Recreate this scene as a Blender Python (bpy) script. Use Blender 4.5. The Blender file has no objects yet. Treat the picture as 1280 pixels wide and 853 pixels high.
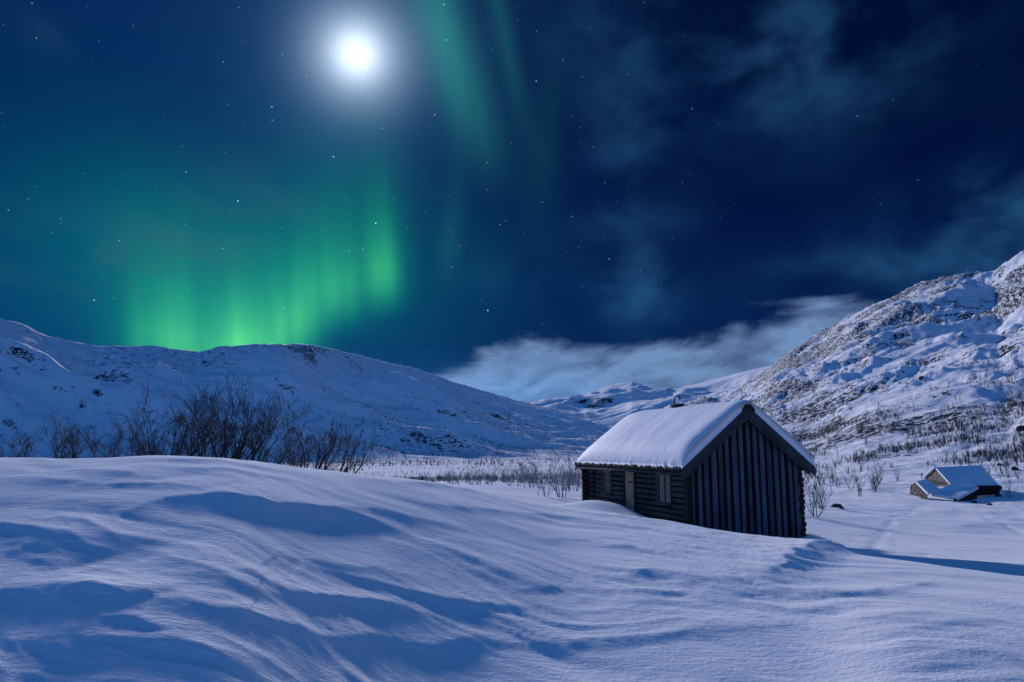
import bpy, bmesh, math, random
import numpy as np
from mathutils import Vector, Matrix
R = math.radians
sc = bpy.context.scene
COL = sc.collection

# ------------------------------------------------------------------ camera
PITCH = R(8.56)
F = 900.0                     # focal length in pixels of a 1280 wide frame
CZ = 3.0                      # height of the camera
cam_d = bpy.data.cameras.new('camera')
cam = bpy.data.objects.new('camera', cam_d)
COL.objects.link(cam)
cam.location = (0, 0, CZ)
cam.rotation_euler = (R(90) + PITCH, 0, 0)
cam_d.sensor_width = 36.0
cam_d.lens = 36.0 * F / 1280.0
cam_d.clip_start = 0.1
cam_d.clip_end = 40000
sc.camera = cam

# ------------------------------------------------------------------ view
sc.view_settings.view_transform = 'Standard'
sc.view_settings.look = 'None'
sc.view_settings.gamma = 1.0
sc.view_settings.exposure = 0.0
sc.render.engine = 'CYCLES'
sc.cycles.max_bounces = 5
sc.cycles.diffuse_bounces = 3
sc.cycles.use_denoising = True
sc.cycles.sample_clamp_indirect = 4.0

# ------------------------------------------------------------------ moonlight
SUN_AZ, SUN_EL = -18.0, 16.5
sun_dir = Vector((math.sin(R(SUN_AZ)) * math.cos(R(SUN_EL)), math.cos(R(SUN_AZ)) * math.cos(R(SUN_EL)), math.sin(R(SUN_EL))))
sd = bpy.data.lights.new('moonlight', 'SUN')
sd.energy = 3.75
sd.angle = R(4.5)
sd.color = (0.92, 0.90, 1.05)
so = bpy.data.objects.new('moonlight', sd)
COL.objects.link(so)
so.rotation_euler = sun_dir.to_track_quat('Z', 'Y').to_euler()
so.location = sun_dir * 200

# ------------------------------------------------------------------ pixel helpers (photograph 1280 x 853)
def ray(px, py):
    u = (px - 640) / F
    v = (426.5 - py) / F
    return np.array((u, math.cos(PITCH) - v * math.sin(PITCH), math.sin(PITCH) + v * math.cos(PITCH)))
def azel(px, py):
    d = ray(px, py)
    return math.degrees(math.atan2(d[0], d[1])), math.degrees(math.atan2(d[2], math.hypot(d[0], d[1])))
def at(px, py, Y):
    d = ray(px, py)
    return np.array((0, 0, CZ)) + d * (Y / d[1])
def azh(px):
    return math.atan((px - 640) / F * math.cos(PITCH))

# ------------------------------------------------------------------ world: night sky, stars, clouds, aurora, moon
world = bpy.data.worlds.new('World')
sc.world = world
world.use_nodes = True
nt = world.node_tree
nt.nodes.clear()

class S:
    """thin wrapper that turns arithmetic into math nodes"""
    def __init__(self, tree, sock): self.t, self.s = tree, sock
    def _m(self, op, *a, clamp=False):
        n = self.t.nodes.new('ShaderNodeMath'); n.operation = op; n.use_clamp = clamp
        for i, v in enumerate(a):
            if isinstance(v, S): self.t.links.new(v.s, n.inputs[i])
            else: n.inputs[i].default_value = v
        return S(self.t, n.outputs[0])
    def __add__(self, o): return self._m('ADD', self, o)
    __radd__ = __add__
    def __mul__(self, o): return self._m('MULTIPLY', self, o)
    __rmul__ = __mul__
    def __sub__(self, o): return self._m('SUBTRACT', self, o)
    def __rsub__(self, o): return self._m('SUBTRACT', o, self)
    def __truediv__(self, o): return self._m('DIVIDE', self, o)
    def __pow__(self, o): return self._m('POWER', self, o)
    def exp(self): return self._m('EXPONENT', self)
    def abs(self): return self._m('ABSOLUTE', self)
    def mx(self, o): return self._m('MAXIMUM', self, o)
    def mn(self, o): return self._m('MINIMUM', self, o)
    def clamp(self): return self._m('ADD', self, 0.0, clamp=True)
    def step(self, a, b, lo=0.0, hi=1.0):
        n = self.t.nodes.new('ShaderNodeMapRange'); n.interpolation_type = 'SMOOTHSTEP'
        self.t.links.new(self.s, n.inputs[0])
        n.inputs[1].default_value = a; n.inputs[2].default_value = b
        n.inputs[3].default_value = lo; n.inputs[4].default_value = hi
        return S(self.t, n.outputs[0])

def vec(t, x, y, z):
    n = t.nodes.new('ShaderNodeCombineXYZ')
    for i, v in enumerate((x, y, z)):
        if isinstance(v, S): t.links.new(v.s, n.inputs[i])
        else: n.inputs[i].default_value = v
    return n.outputs[0]
def noise(t, v, scale, detail=4, rough=0.5, dist=0.0):
    n = t.nodes.new('ShaderNodeTexNoise')
    t.links.new(v, n.inputs['Vector'])
    n.inputs['Scale'].default_value = scale; n.inputs['Detail'].default_value = detail
    n.inputs['Roughness'].default_value = rough; n.inputs['Distortion'].default_value = dist
    return S(t, n.outputs['Fac'])
def addcol(t, base, fac, col):
    """base + fac * col"""
    n = t.nodes.new('ShaderNodeVectorMath'); n.operation = 'SCALE'
    n.inputs[0].default_value = col
    if isinstance(fac, S): t.links.new(fac.s, n.inputs['Scale'])
    else: n.inputs['Scale'].default_value = fac
    if base is None: return n.outputs[0]
    a = t.nodes.new('ShaderNodeVectorMath'); a.operation = 'ADD'
    t.links.new(base, a.inputs[0]); t.links.new(n.outputs[0], a.inputs[1])
    return a.outputs[0]
def mixcol(t, base, fac, col):
    n = t.nodes.new('ShaderNodeMix'); n.data_type = 'RGBA'
    t.links.new(fac.s, n.inputs[0]); t.links.new(base, n.inputs[6])
    n.inputs[7].default_value = (*col, 1)
    return n.outputs[2]

tc = nt.nodes.new('ShaderNodeTexCoord')
sep = nt.nodes.new('ShaderNodeSeparateXYZ')
nt.links.new(tc.outputs['Generated'], sep.inputs[0])
DX, DY, DZ = (S(nt, sep.outputs[i]) for i in range(3))
AZ = DX._m('ARCTAN2', DX, DY) * 57.29578
EL = DZ._m('ARCSINE', DZ) * 57.29578
def gauss(px, py, wa, we, tilt=0.0):
    a0, e0 = azel(px, py)
    e = EL - e0
    a = AZ - a0
    if tilt: a = a + e * tilt
    a = a * (1 / wa); e = e * (1 / we)
    return ((a * a + e * e) * -1.0).exp()

sky = nt.nodes.new('ShaderNodeTexSky')
sky.sky_type = 'NISHITA'
sky.sun_disc = False
sky.sun_elevation = R(SUN_EL)
sky.sun_rotation = R(SUN_AZ) % (2 * math.pi)
sky.air_density = 1.0
sky.dust_density = 0.2
sky.ozone_density = 4.0
mul = nt.nodes.new('ShaderNodeVectorMath'); mul.operation = 'MULTIPLY'
nt.links.new(sky.outputs[0], mul.inputs[0])
mul.inputs[1].default_value = (0.0002, 0.0012, 0.0045)
c = mul.outputs[0]
# dark blue base, bluer to the left
left = AZ.step(16, -30)
c = addcol(nt, c, 1.0, (0.0001, 0.0020, 0.020))
c = addcol(nt, c, left, (0.0003, 0.0130, 0.054))
low = EL.step(22, 2)
c = addcol(nt, c, low, (0.0008, 0.010, 0.040))
# added fill light: unseen sky overhead and behind brightened to lift the shaded snow
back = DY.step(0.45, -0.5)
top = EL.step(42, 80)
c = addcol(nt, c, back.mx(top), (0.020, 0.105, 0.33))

# aurora
ax = AZ + EL * 0.10
streak = noise(nt, vec(nt, ax * 0.42, EL * 0.014, 3.1), 1.0, 3, 0.5)
streak2 = noise(nt, vec(nt, ax * 0.16, EL * 0.03, 7.7), 1.0, 2, 0.5)
def curtain(px, py, wa, soft, hgt, tilt=0.0):
    """a bundle of rays over azimuth px with its lower edge at py"""
    a0, e0 = azel(px, py)
    e = EL - e0
    a = (AZ - a0 + e * tilt) * (1 / wa)
    return ((a * a) * -1.0).exp() * e.step(-soft, soft) * ((((e.mx(0.0)) * (1 / hgt)) ** 1.4) * -1.0).exp()
cur = curtain(205, 452, 2.6, 2.4, 5.6, 0.10) * 0.46
cur = cur + curtain(262, 470, 2.8, 2.0, 5.6, 0.04) * 0.36
cur = cur + curtain(322, 458, 2.6, 2.2, 5.2, 0.0) * 0.62
cur = cur + curtain(372, 425, 1.8, 2.2, 4.6, 0.0) * 0.40
cur = cur + curtain(422, 388, 2.5, 2.6, 5.0, 0.0) * 0.36
cur = cur + curtain(476, 364, 1.8, 2.6, 4.6, 0.03) * 0.36
cur = cur * (streak * 1.5 + 0.25)
teal = gauss(300, 350, 13, 6.5) * 0.08 + gauss(110, 340, 14, 9) * 0.022 + gauss(440, 250, 5.0, 7) * 0.055 + gauss(180, 270, 9, 6) * 0.035 + gauss(540, 330, 7, 6) * 0.015
teal = teal * (streak2 * 0.8 + 0.42)
rays = curtain(588, 150, 2.3, 7.0, 30, 0.42) * 0.17 + curtain(650, 130, 0.9, 6.0, 22, 0.28) * 0.05 + curtain(560, 330, 0.9, 3.0, 5, -0.08) * 0.05 + curtain(672, 260, 1.6, 5.0, 12, -0.12) * 0.022
rays = rays * (streak * 0.9 + 0.55)
c = addcol(nt, c, cur * 1.0, (0.0, 0.78, 0.19))
c = addcol(nt, c, cur * cur, (0.22, 0.36, -0.02))
c = addcol(nt, c, teal, (0.0, 0.90, 0.50))
c = addcol(nt, c, rays, (0.08, 0.90, 0.62))

# thin high clouds
wsp = noise(nt, vec(nt, AZ * 0.16 + EL * 0.05, EL * 0.22 - AZ * 0.03, 1.3), 1.0, 4, 0.5, 0.25).step(0.30, 0.80)
wm = gauss(785, 145, 3.6, 5.5) * 0.060 + gauss(800, 365, 3.4, 3.6) * 0.10 + gauss(785, 280, 4.2, 1.3) * 0.05 + gauss(1010, 55, 8, 5.5) * 0.11 \
    + gauss(1245, 305, 6.0, 3.6) * 0.17 + gauss(740, 20, 6, 3) * 0.035 + gauss(660, 345, 4, 2.5) * 0.03 + gauss(1060, 335, 6, 2) * 0.05
c = addcol(nt, c, wm * wsp, (0.16, 0.75, 1.5))
# purplish thin cloud in front of the aurora
wsp2 = noise(nt, vec(nt, AZ * 0.12 - EL * 0.06, EL * 0.35 + AZ * 0.10, 5.3), 1.0, 4, 0.5, 0.4).step(0.36, 0.74)
wm2 = gauss(215, 320, 6, 3.0, -0.9) * 0.75 + gauss(315, 265, 5, 3.5) * 0.5 + gauss(60, 320, 7, 3) * 0.45 + gauss(80, 50, 6, 2) * 0.25
c = mixcol(nt, c, (wm2 * wsp2).clamp() * 0.5, (0.035, 0.130, 0.18))

# cloud bank over the pass
bank_n = noise(nt, vec(nt, AZ * 0.11 - EL * 0.10, EL * 0.30 + AZ * 0.02, 9.1), 1.0, 8, 0.58, 0.3)
ramp = nt.nodes.new('ShaderNodeFloatCurve')
cu = ramp.mapping.curves[0]
pts = [(330, 520), (450, 480), (520, 458), (590, 440), (640, 426), (690, 414), (740, 428), (800, 437), (860, 425), (920, 400), (980, 376), (1040, 362), (1100, 368), (1160, 385), (1230, 395), (1350, 400)]
def nx(a): return (a + 30) / 75.0
def ny(e): return e / 20.0
cp = [(nx(azel(px, py)[0]), ny(azel(px, py)[1])) for px, py in pts]
cu.points[0].location = (0.0, 0.0); cu.points[1].location = (1.0, cp[-1][1])
for p in cp: cu.points.new(*p)
ramp.mapping.update()
fx = (AZ + 30) * (1 / 75.0)
nt.links.new(fx.s, ramp.inputs['Value'])
edge = S(nt, ramp.outputs[0]) * 20.0
depth = edge - EL + (bank_n - 0.5) * 7.0
bank = depth.step(-0.2, 2.0) * AZ.step(-16, -7) * EL.step(-4.0, -1.0)
tex = noise(nt, vec(nt, AZ * 0.20 - EL * 0.14, EL * 0.42, 2.2), 1.0, 6, 0.55, 0.4)
bank = bank * (tex.step(0.28, 0.66) * 0.72 + 0.42) * depth.step(11, 2, 0.75, 1.0)
c = mixcol(nt, c, bank.clamp() * 0.95, (0.165, 0.285, 0.52))
# pale blue light near the horizon in the pass
glow = gauss(630, 500, 9, 2.2)
c = addcol(nt, c, glow, (0.012, 0.065, 0.17))

# stars
def stars(scale, rad, thr, gain, c):
    v = nt.nodes.new('ShaderNodeTexVoronoi'); v.feature = 'F1'
    nt.links.new(tc.outputs['Generated'], v.inputs['Vector'])
    v.inputs['Scale'].default_value = scale
    sp = nt.nodes.new('ShaderNodeSeparateColor'); nt.links.new(v.outputs['Color'], sp.inputs[0])
    h = S(nt, sp.outputs[0])
    on = ((h - thr) * (1 / (1 - thr))).clamp()
    d = S(nt, v.outputs['Distance'])
    f = d.step(rad, 0.0) * (on * on * on * 0.9 + on * 0.12) * gain * EL.step(3, 16)
    f = f * (1.0 - bank.clamp() * 0.9) * AZ.step(25, -8, 0.12, 1.0)
    return addcol(nt, c, f, (0.55, 0.95, 1.0))
c = stars(60, 0.088, 0.60, 1.8, c)
c = stars(120, 0.13, 0.58, 0.50, c)

# moon with its halo
ma, me = azel(446, 68)
md = Vector((math.sin(R(ma)) * math.cos(R(me)), math.cos(R(ma)) * math.cos(R(me)), math.sin(R(me))))
dt = nt.nodes.new('ShaderNodeVectorMath'); dt.operation = 'DOT_PRODUCT'
nt.links.new(tc.outputs['Generated'], dt.inputs[0]); dt.inputs[1].default_value = md
ang = S(nt, dt.outputs['Value']).mn(1.0)
ang = ang._m('ARCCOSINE', ang) * 57.29578
def halo(w, p=2.0): return (((ang * (1 / w)) ** p) * -1.0).exp()
c = addcol(nt, c, halo(1.6), (0.62, 0.62, 0.60))
c = addcol(nt, c, halo(2.9, 1.8), (0.46, 0.56, 0.68))
c = addcol(nt, c, halo(5.2, 1.6), (0.022, 0.078, 0.14))
c = addcol(nt, c, halo(12.0, 1.6), (0.005, 0.022, 0.045))

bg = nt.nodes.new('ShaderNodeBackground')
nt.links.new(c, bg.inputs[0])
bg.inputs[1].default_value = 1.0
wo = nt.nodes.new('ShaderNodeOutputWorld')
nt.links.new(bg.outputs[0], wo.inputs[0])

# ================================================================== noise
def _grad(ix, iy, seed):
    h = (ix.astype(np.int64) * 374761393 + iy.astype(np.int64) * 668265263 + seed * 1442695041) & 0xFFFFFFFF
    h = ((h ^ (h >> 13)) * 1274126177) & 0xFFFFFFFF
    h = (h ^ (h >> 16)) & 0xFFFF
    return h * (2 * np.pi / 65536.0)
def perlin(x, y, seed=0):
    x = np.asarray(x, float); y = np.asarray(y, float)
    x0 = np.floor(x); y0 = np.floor(y)
    fx, fy = x - x0, y - y0
    u = fx * fx * fx * (fx * (fx * 6 - 15) + 10)
    v = fy * fy * fy * (fy * (fy * 6 - 15) + 10)
    out = []
    for dx in (0, 1):
        for dy in (0, 1):
            a = _grad(x0 + dx, y0 + dy, seed)
            out.append(np.cos(a) * (fx - dx) + np.sin(a) * (fy - dy))
    a = out[0] + v * (out[1] - out[0]); b = out[2] + v * (out[3] - out[2])
    return (a + u * (b - a)) * 1.5
def fbm(x, y, octs, seed=0, gain=0.5):
    s = 0; a = 1.0
    for o in range(octs):
        s = s + a * perlin(x * 2 ** o + o * 17.3, y * 2 ** o - o * 9.1, seed + o); a *= gain
    return s
def ridged(x, y, octs, seed=0, gain=0.5):
    s = 0; a = 1.0
    for o in range(octs):
        s = s + a * (1 - 2 * np.abs(perlin(x * 2 ** o + o * 11.3, y * 2 ** o - o * 5.7, seed + o))); a *= gain
    return s
def sstep(a, b, x):
    t = np.clip((x - a) / (b - a), 0, 1)
    return t * t * (3 - 2 * t)

# ================================================================== ground
NEAR = [(0.5, .3)]
FAR = [(300, -8), (12000, -8)]
COLS = {
    -900: [(3, .2), (6.5, .95), (9, 1.5), (12, 2.1), (16, 2.6), (30, 1.4), (60, -1), (120, -4)],
    -150: [(3, .2), (6.5, 1.18), (9, 1.70), (12, 2.28), (16, 2.88), (20, 2.65), (30, 1.4), (60, -1), (120, -4)],
    0: [(3, .2), (6.5, 1.18), (9, 1.73), (12, 2.30), (16, 2.90), (20, 2.68), (30, 1.4), (60, -1), (120, -4)],
    110: [(3, .2), (6.5, 1.18), (9, 1.70), (12, 2.26), (16, 2.85), (20, 2.65), (30, 1.3), (60, -1), (120, -4)],
    190: [(3, .2), (6.5, 1.16), (9, 1.68), (12, 2.26), (16, 2.95), (20, 2.72), (30, 1.3), (60, -1), (120, -4)],
    300: [(3, .1), (6.5, 1.06), (9, 1.58), (12, 2.14), (16, 2.80), (21, 2.5), (30, 1.2), (60, -.9), (120, -4)],
    430: [(3, -.1), (7.6, .76), (9.5, 1.10), (12.5, 1.62), (15, 2.06), (18, 2.42), (23, 2.15), (32, 1.1), (60, -.6), (120, -3)],
    520: [(3, -.2), (8.3, .52), (10.5, .94), (13, 1.36), (16, 1.78), (20, 2.12), (25, 1.9), (34, 1.1), (60, -.2), (120, -2.6)],
    600: [(3, -.2), (8.7, .40), (11, .80), (14, 1.20), (17, 1.48), (22, 1.70), (28, 1.4), (36, .85), (60, .0), (100, -1.3), (200, -5)],
    700: [(3, -.2), (8.8, .36), (11.3, .66), (14, .92), (17, 1.08), (24, 1.02), (30, .7), (36, .2), (60, -.7), (100, -1.8), (200, -5)],
    858: [(3, -.2), (8.6, .40), (11, .62), (14, .82), (17, .86), (20, .76), (25, .50), (27.2, .32), (30, -.1), (33, -.25), (45, -.7), (60, -1.2), (100, -2.2), (200, -5)],
    1003: [(3, -.2), (8.5, .36), (11, .60), (14, .68), (16, .64), (21.5, .33), (24.5, -.35), (28, -.8), (33, -1.0), (45, -1.55), (60, -1.9), (100, -2.8), (200, -5)],
    1100: [(3, .25), (5, .15), (8, .50), (10, .69), (14, .62), (18, .44), (20, .0), (23, -.42), (27, -.9), (33, -1.3), (45, -1.9), (60, -2.2), (100, -2.8), (200, -5)],
    1280: [(3, .25), (5, .12), (8, .46), (10, .60), (12, .62), (15, .46), (17, .02), (19, -.28), (21, -.36), (26, -1.0), (32, -1.5), (40, -2.1), (60, -2.6), (100, -3), (200, -5)],
    2200: [(3, .3), (5, .45), (7, .5), (10, .5), (14, .3), (17, 0), (22, -.6), (40, -2.4), (60, -2.8), (100, -3), (200, -5)],
}
TA = np.linspace(-62, 62, 497)
TL = np.linspace(math.log(0.5), math.log(12000), 620)
def gauss_blur(a, s, axis):
    k = int(3 * s) + 1
    w = np.exp(-0.5 * (np.arange(-k, k + 1) / s) ** 2); w /= w.sum()
    p = [(0, 0), (0, 0)]; p[axis] = (k, k)
    b = np.pad(a, p, mode='edge')
    return np.apply_along_axis(lambda m: np.convolve(m, w, mode='valid'), axis, b)
_ca, _cz = [], []
for px in sorted(COLS):
    a = azh(px)
    P = NEAR + COLS[px] + FAR
    rr = [p[0] / math.cos(a) if p[0] < 300 else p[0] for p in P]
    _ca.append(math.degrees(a)); _cz.append(np.interp(TL, np.log(rr), [p[1] for p in P]))
_cz = np.array(_cz)
TAB = np.empty((len(TA), len(TL)))
for j in range(len(TL)): TAB[:, j] = np.interp(TA, _ca, _cz[:, j])
TAB = gauss_blur(gauss_blur(TAB, 6.0, 0), 3.0, 1)
BACK = gauss_blur(np.interp(TL, np.log([.5, 5, 20, 100, 300, 12000]), [.3, .4, .4, -.5, -8, -8])[None, :], 6.0, 1)[0]
def base_z(az, r):
    """smooth ground; az in radians, r horizontal distance"""
    ad = np.degrees(az)
    fa = np.clip((ad - TA[0]) / (TA[1] - TA[0]), 0, len(TA) - 1.001)
    fl = np.clip((np.log(np.maximum(r, .5)) - TL[0]) / (TL[1] - TL[0]), 0, len(TL) - 1.001)
    i, j = fa.astype(int), fl.astype(int); u, v = fa - i, fl - j
    z = (TAB[i, j] * (1 - u) + TAB[i + 1, j] * u) * (1 - v) + (TAB[i, j + 1] * (1 - u) + TAB[i + 1, j + 1] * u) * v
    zb = BACK[j] * (1 - v) + BACK[j + 1] * v
    w = sstep(58, 100, np.abs(ad))
    return z * (1 - w) + zb * w
def hit(px, py):
    d = ray(px, py); h = math.hypot(d[0], d[1])
    rr = np.exp(np.linspace(math.log(2), math.log(200), 4000))
    zr = CZ + rr * d[2] / h
    zb = base_z(np.full_like(rr, math.atan2(d[0], d[1])), rr)
    k = np.argmax(zr < zb)
    r = rr[k] if zr[k] < zb[k] else 40.0
    return (r * d[0] / h, r * d[1] / h)

# wind drifts: polyline of the crest, height, lee width, windward width
DRIFTS = [
    ([(140, 650), (180, 638), (225, 630), (270, 629), (330, 637), (400, 646), (460, 652), (515, 664)], .33, .50, 2.2),
    ([(-60, 736), (0, 737), (55, 745), (100, 773), (160, 792), (230, 806), (300, 826), (390, 846)], .20, .45, 1.0),
    ([(0, 731), (120, 742), (200, 757), (280, 772), (340, 786), (430, 799), (520, 802), (640, 792)], .13, .28, 0.9),
    ([(60, 750), (100, 744), (135, 750), (170, 762)], .12, .22, .5),
    ([(530, 676), (590, 700), (640, 722), (690, 738)], .12, .3, 1.0),
    ([(600, 742), (690, 733), (760, 734), (850, 738), (960, 741), (1060, 738)], .065, .16, .6),
    ([(770, 725), (800, 714), (830, 715), (870, 728)], .13, .28, .8),
    ([(845, 728), (930, 727), (970, 719), (990, 702), (1020, 692), (1070, 689), (1130, 694), (1210, 702)], .50, .45, 1.4),
    ([(560, 806), (680, 799), (800, 795), (900, 788), (1010, 774)], .065, .16, .5),
    ([(960, 748), (1060, 742), (1120, 733), (1165, 726), (1205, 734)], .075, .18, .6),
    ([(380, 704), (470, 735), (560, 752), (680, 760)], .12, .18, .6),
    ([(300, 712), (350, 745), (430, 760), (520, 768)], .12, .16, .5),
    ([(-40, 650), (20, 660), (60, 674), (110, 694), (165, 704)], .15, .3, .8),
    ([(-30, 684), (20, 682), (60, 694), (90, 710)], .12, .25, .6),
    ([(150, 578), (220, 580), (290, 584), (350, 592), (395, 600)], .10, .3, 1.0),
    ([(200, 592), (270, 594), (330, 600), (380, 606)], .09, .3, 1.0),
    ([(60, 590), (120, 594), (170, 600), (200, 606)], .12, .3, 1.0),
    ([(90, 612), (150, 611), (210, 615), (260, 622)], .12, .3, 1.0),
    ([(0, 600), (60, 604), (120, 612)], .10, .3, 1.0),
    ([(440, 604), (500, 606), (560, 613), (620, 622)], .13, .4, 1.5),
    ([(520, 634), (580, 637), (640, 646), (700, 656)], .12, .35, 1.3),
    ([(640, 646), (690, 648), (750, 656), (800, 664)], .10, .3, 1.2),
    ([(650, 672), (720, 675), (790, 682), (850, 694)], .09, .3, 1.0),
    ([(850, 672), (900, 670), (950, 678), (1000, 684)], .08, .3, 1.0),
    ([(380, 655), (450, 640), (500, 646), (560, 660), (610, 672)], .10, .3, 1.2),
    ([(190, 690), (215, 697), (260, 722), (320, 742), (370, 752)], .13, .25, .7),
    ([(330, 690), (390, 700), (450, 716), (520, 722)], .08, .25, .7),
    ([(40, 655), (80, 648), (120, 665), (150, 690)], .10, .2, .7),
    ([(350, 745), (420, 757), (500, 768), (580, 770)], .05, .2, .6),
    ([(1050, 720), (1120, 716), (1200, 720), (1290, 728)], .07, .25, .9),
    ([(860, 742), (940, 755), (1040, 760), (1140, 752)], .05, .2, .7),
    ([(1080, 790), (1160, 775), (1240, 772), (1300, 778)], .06, .2, .7),
]
def drift_z(x, y):
    z = np.zeros_like(x)
    wob = fbm(x * 0.9, y * 0.9, 3, 91) * 0.16
    for poly, h, wl, ww in DRIFTS:
        P = np.array([hit(*p) for p in poly])
        # smooth the polyline
        t = np.linspace(0, len(P) - 1, (len(P) - 1) * 4 + 1)
        Q = np.stack([np.interp(t, range(len(P)), P[:, k]) for k in (0, 1)], 1)
        for _ in range(4): Q[1:-1] = (Q[:-2] + 2 * Q[1:-1] + Q[2:]) / 4
        lo, hi = Q.min(0) - 3 * ww, Q.max(0) + 3 * ww
        m = np.nonzero((x > lo[0]) & (x < hi[0]) & (y > lo[1]) & (y < hi[1]))[0]
        if not len(m): continue
        X, Yv = x[m], y[m]
        best = np.full(len(m), 1e9); sd_ = np.zeros(len(m)); sp_ = np.zeros(len(m))
        seg = Q[1:] - Q[:-1]; L = np.hypot(seg[:, 0], seg[:, 1]); cum = np.concatenate([[0], np.cumsum(L)])
        for k in range(len(seg)):
            dx, dy = X - Q[k, 0], Yv - Q[k, 1]
            t = np.clip((dx * seg[k, 0] + dy * seg[k, 1]) / (L[k] ** 2 + 1e-9), 0, 1)
            ex, ey = dx - t * seg[k, 0], dy - t * seg[k, 1]
            d2 = np.hypot(ex, ey)
            side = np.sign(ex * seg[k, 1] - ey * seg[k, 0])
            b = d2 < best
            best = np.where(b, d2, best); sd_ = np.where(b, d2 * side, sd_); sp_ = np.where(b, (cum[k] + t * L[k]) / cum[-1], sp_)
        d = sd_ + wob[m]
        tap = np.sin(np.pi * np.clip(sp_, 0.0, 1.0)) ** 0.7
        prof = np.where(d < 0, np.exp(-(np.abs(d) / ww) ** 1.1), np.clip(1 - np.abs(d) / (2.0 * wl), 0, 1) ** 1.9)
        z[m] += .5 * h * tap * prof
    return z
def track_z(x, y):
    z = np.zeros_like(x)
    for poly in ([(1090, 690), (1097, 676), (1106, 664), (1120, 655), (1142, 645), (1164, 632)], [(1228, 652), (1243, 660), (1258, 664), (1285, 676)]):
        P = np.array([hit(*p) for p in poly])
        d = np.full(len(x), 1e9)
        for k in range(len(P) - 1):
            s_ = P[k + 1] - P[k]; L2 = s_ @ s_
            t = np.clip(((x - P[k, 0]) * s_[0] + (y - P[k, 1]) * s_[1]) / L2, 0, 1)
            d = np.minimum(d, np.hypot(x - P[k, 0] - t * s_[0], y - P[k, 1] - t * s_[1]))
        d = d + .25 * fbm(x * .6, y * .3, 2, 801)
        pit = .6 + .8 * np.clip(perlin(x * 1.2, y * .8, 802), -.5, .8)
        z += -.05 * pit * np.exp(-(d / .24) ** 2)
    return z
def sastrugi(x, y, r):
    ca, sa = math.cos(R(-24)), math.sin(R(-24))
    wx = x + fbm(x * .25, y * .25, 2, 5) * 0.9
    wy = y + fbm(x * .25, y * .25, 2, 8) * 0.9
    a = wx * ca + wy * sa; c_ = -wx * sa + wy * ca
    m = sstep(-0.25, 0.5, fbm(x * .14, y * .14, 2, 31))
    z = 0.040 * fbm(a * .22, c_ * .75, 3, 3)
    z += 0.026 * m * (ridged(a * .30, c_ * 1.1, 3, 12) - .4)
    z += 0.012 * m * ridged(a * .9, c_ * 3.4, 3, 15)
    z += 0.005 * fbm(a * 3.0, c_ * 9.0, 2, 44) * sstep(14, 5, r)
    z += 0.12 * fbm(x * .07, y * .07, 2, 77) * sstep(4, 14, r)
    return z
def bump_at(x, y, px, py, Y, w, h, wy=None):
    p = at(px, py, Y)
    return h * np.exp(-((x - p[0]) / w) ** 2 - ((y - p[1]) / (wy or w)) ** 2)
def ground_z(x, y, fine=True):
    x = np.asarray(x, float); y = np.asarray(y, float)
    az = np.arctan2(x, y); r = np.hypot(x, y)
    z = base_z(az, r)
    z = z + bump_at(x, y, 752, 627, 36.2, 1.9, .55, 2.2) + bump_at(x, y, 1010, 668, 32.2, 1.0, .35, 1.2)
    nearm = sstep(60, 35, r) * sstep(85, 55, np.abs(np.degrees(az)))
    z = z + nearm * sastrugi(x, y, r) * (0.62 + 0.38 * sstep(-4, 6, x))
    far = sstep(35, 70, r)
    z = z + far * (0.30 * fbm(x / 22, y / 14, 4, 21) + 0.5 * fbm(x / 90, y / 60, 2, 22)) * sstep(3000, 300, r)
    z = z + 0.10 * far * ridged(x / 9, y / 5, 3, 23) * sstep(400, 100, r)
    if fine:
        m = np.nonzero(r < 45)[0] if z.ndim else None
        if m is not None and len(m):
            zz = np.zeros_like(z); zz[m] = drift_z(x[m], y[m]); z = z + zz
            m = np.nonzero((r > 25) & (r < 110) & (x > 8))[0]
            if len(m): zz = np.zeros_like(z); zz[m] = track_z(x[m], y[m]); z = z + zz
    return z

# ================================================================== object helpers
def mesh_obj(name, verts, faces, mat, parent=None, smooth=True, mats=None):
    me_ = bpy.data.meshes.new(name)
    me_.from_pydata([tuple(v) for v in verts], [], faces)
    if mat is not None: me_.materials.append(mat)
    if smooth: me_.polygons.foreach_set('use_smooth', [True] * len(me_.polygons))
    me_.update()
    o = bpy.data.objects.new(name, me_)
    COL.objects.link(o)
    if parent is not None: o.parent = parent
    return o
def grid_obj(name, X, Y, Z, mat, wrap=False, mask=None):
    n, m = X.shape
    co = np.stack([X, Y, Z], -1).reshape(-1, 3).astype(np.float32)
    idx = np.arange(n * m).reshape(n, m)
    if wrap: idx = np.vstack([idx, idx[:1]])
    q = np.stack([idx[:-1, :-1], idx[:-1, 1:], idx[1:, 1:], idx[1:, :-1]], -1)[:, :, ::-1].reshape(-1, 4)
    if mask is not None: q = q[mask.reshape(-1)]
    me_ = bpy.data.meshes.new(name)
    me_.vertices.add(len(co)); me_.vertices.foreach_set('co', co.ravel())
    me_.loops.add(len(q) * 4); me_.loops.foreach_set('vertex_index', q.astype(np.int32).ravel())
    me_.polygons.add(len(q)); me_.polygons.foreach_set('loop_start', np.arange(0, len(q) * 4, 4, dtype=np.int32))
    me_.polygons.foreach_set('use_smooth', np.ones(len(q), dtype=bool))
    me_.materials.append(mat)
    me_.update(calc_edges=True); me_.validate()
    o = bpy.data.objects.new(name, me_)
    COL.objects.link(o)
    return o
def tag(o, label=None, cat=None, group=None, kind=None):
    if label: o['label'] = label
    if cat: o['category'] = cat
    if group: o['group'] = group
    if kind: o['kind'] = kind
    return o
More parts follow.
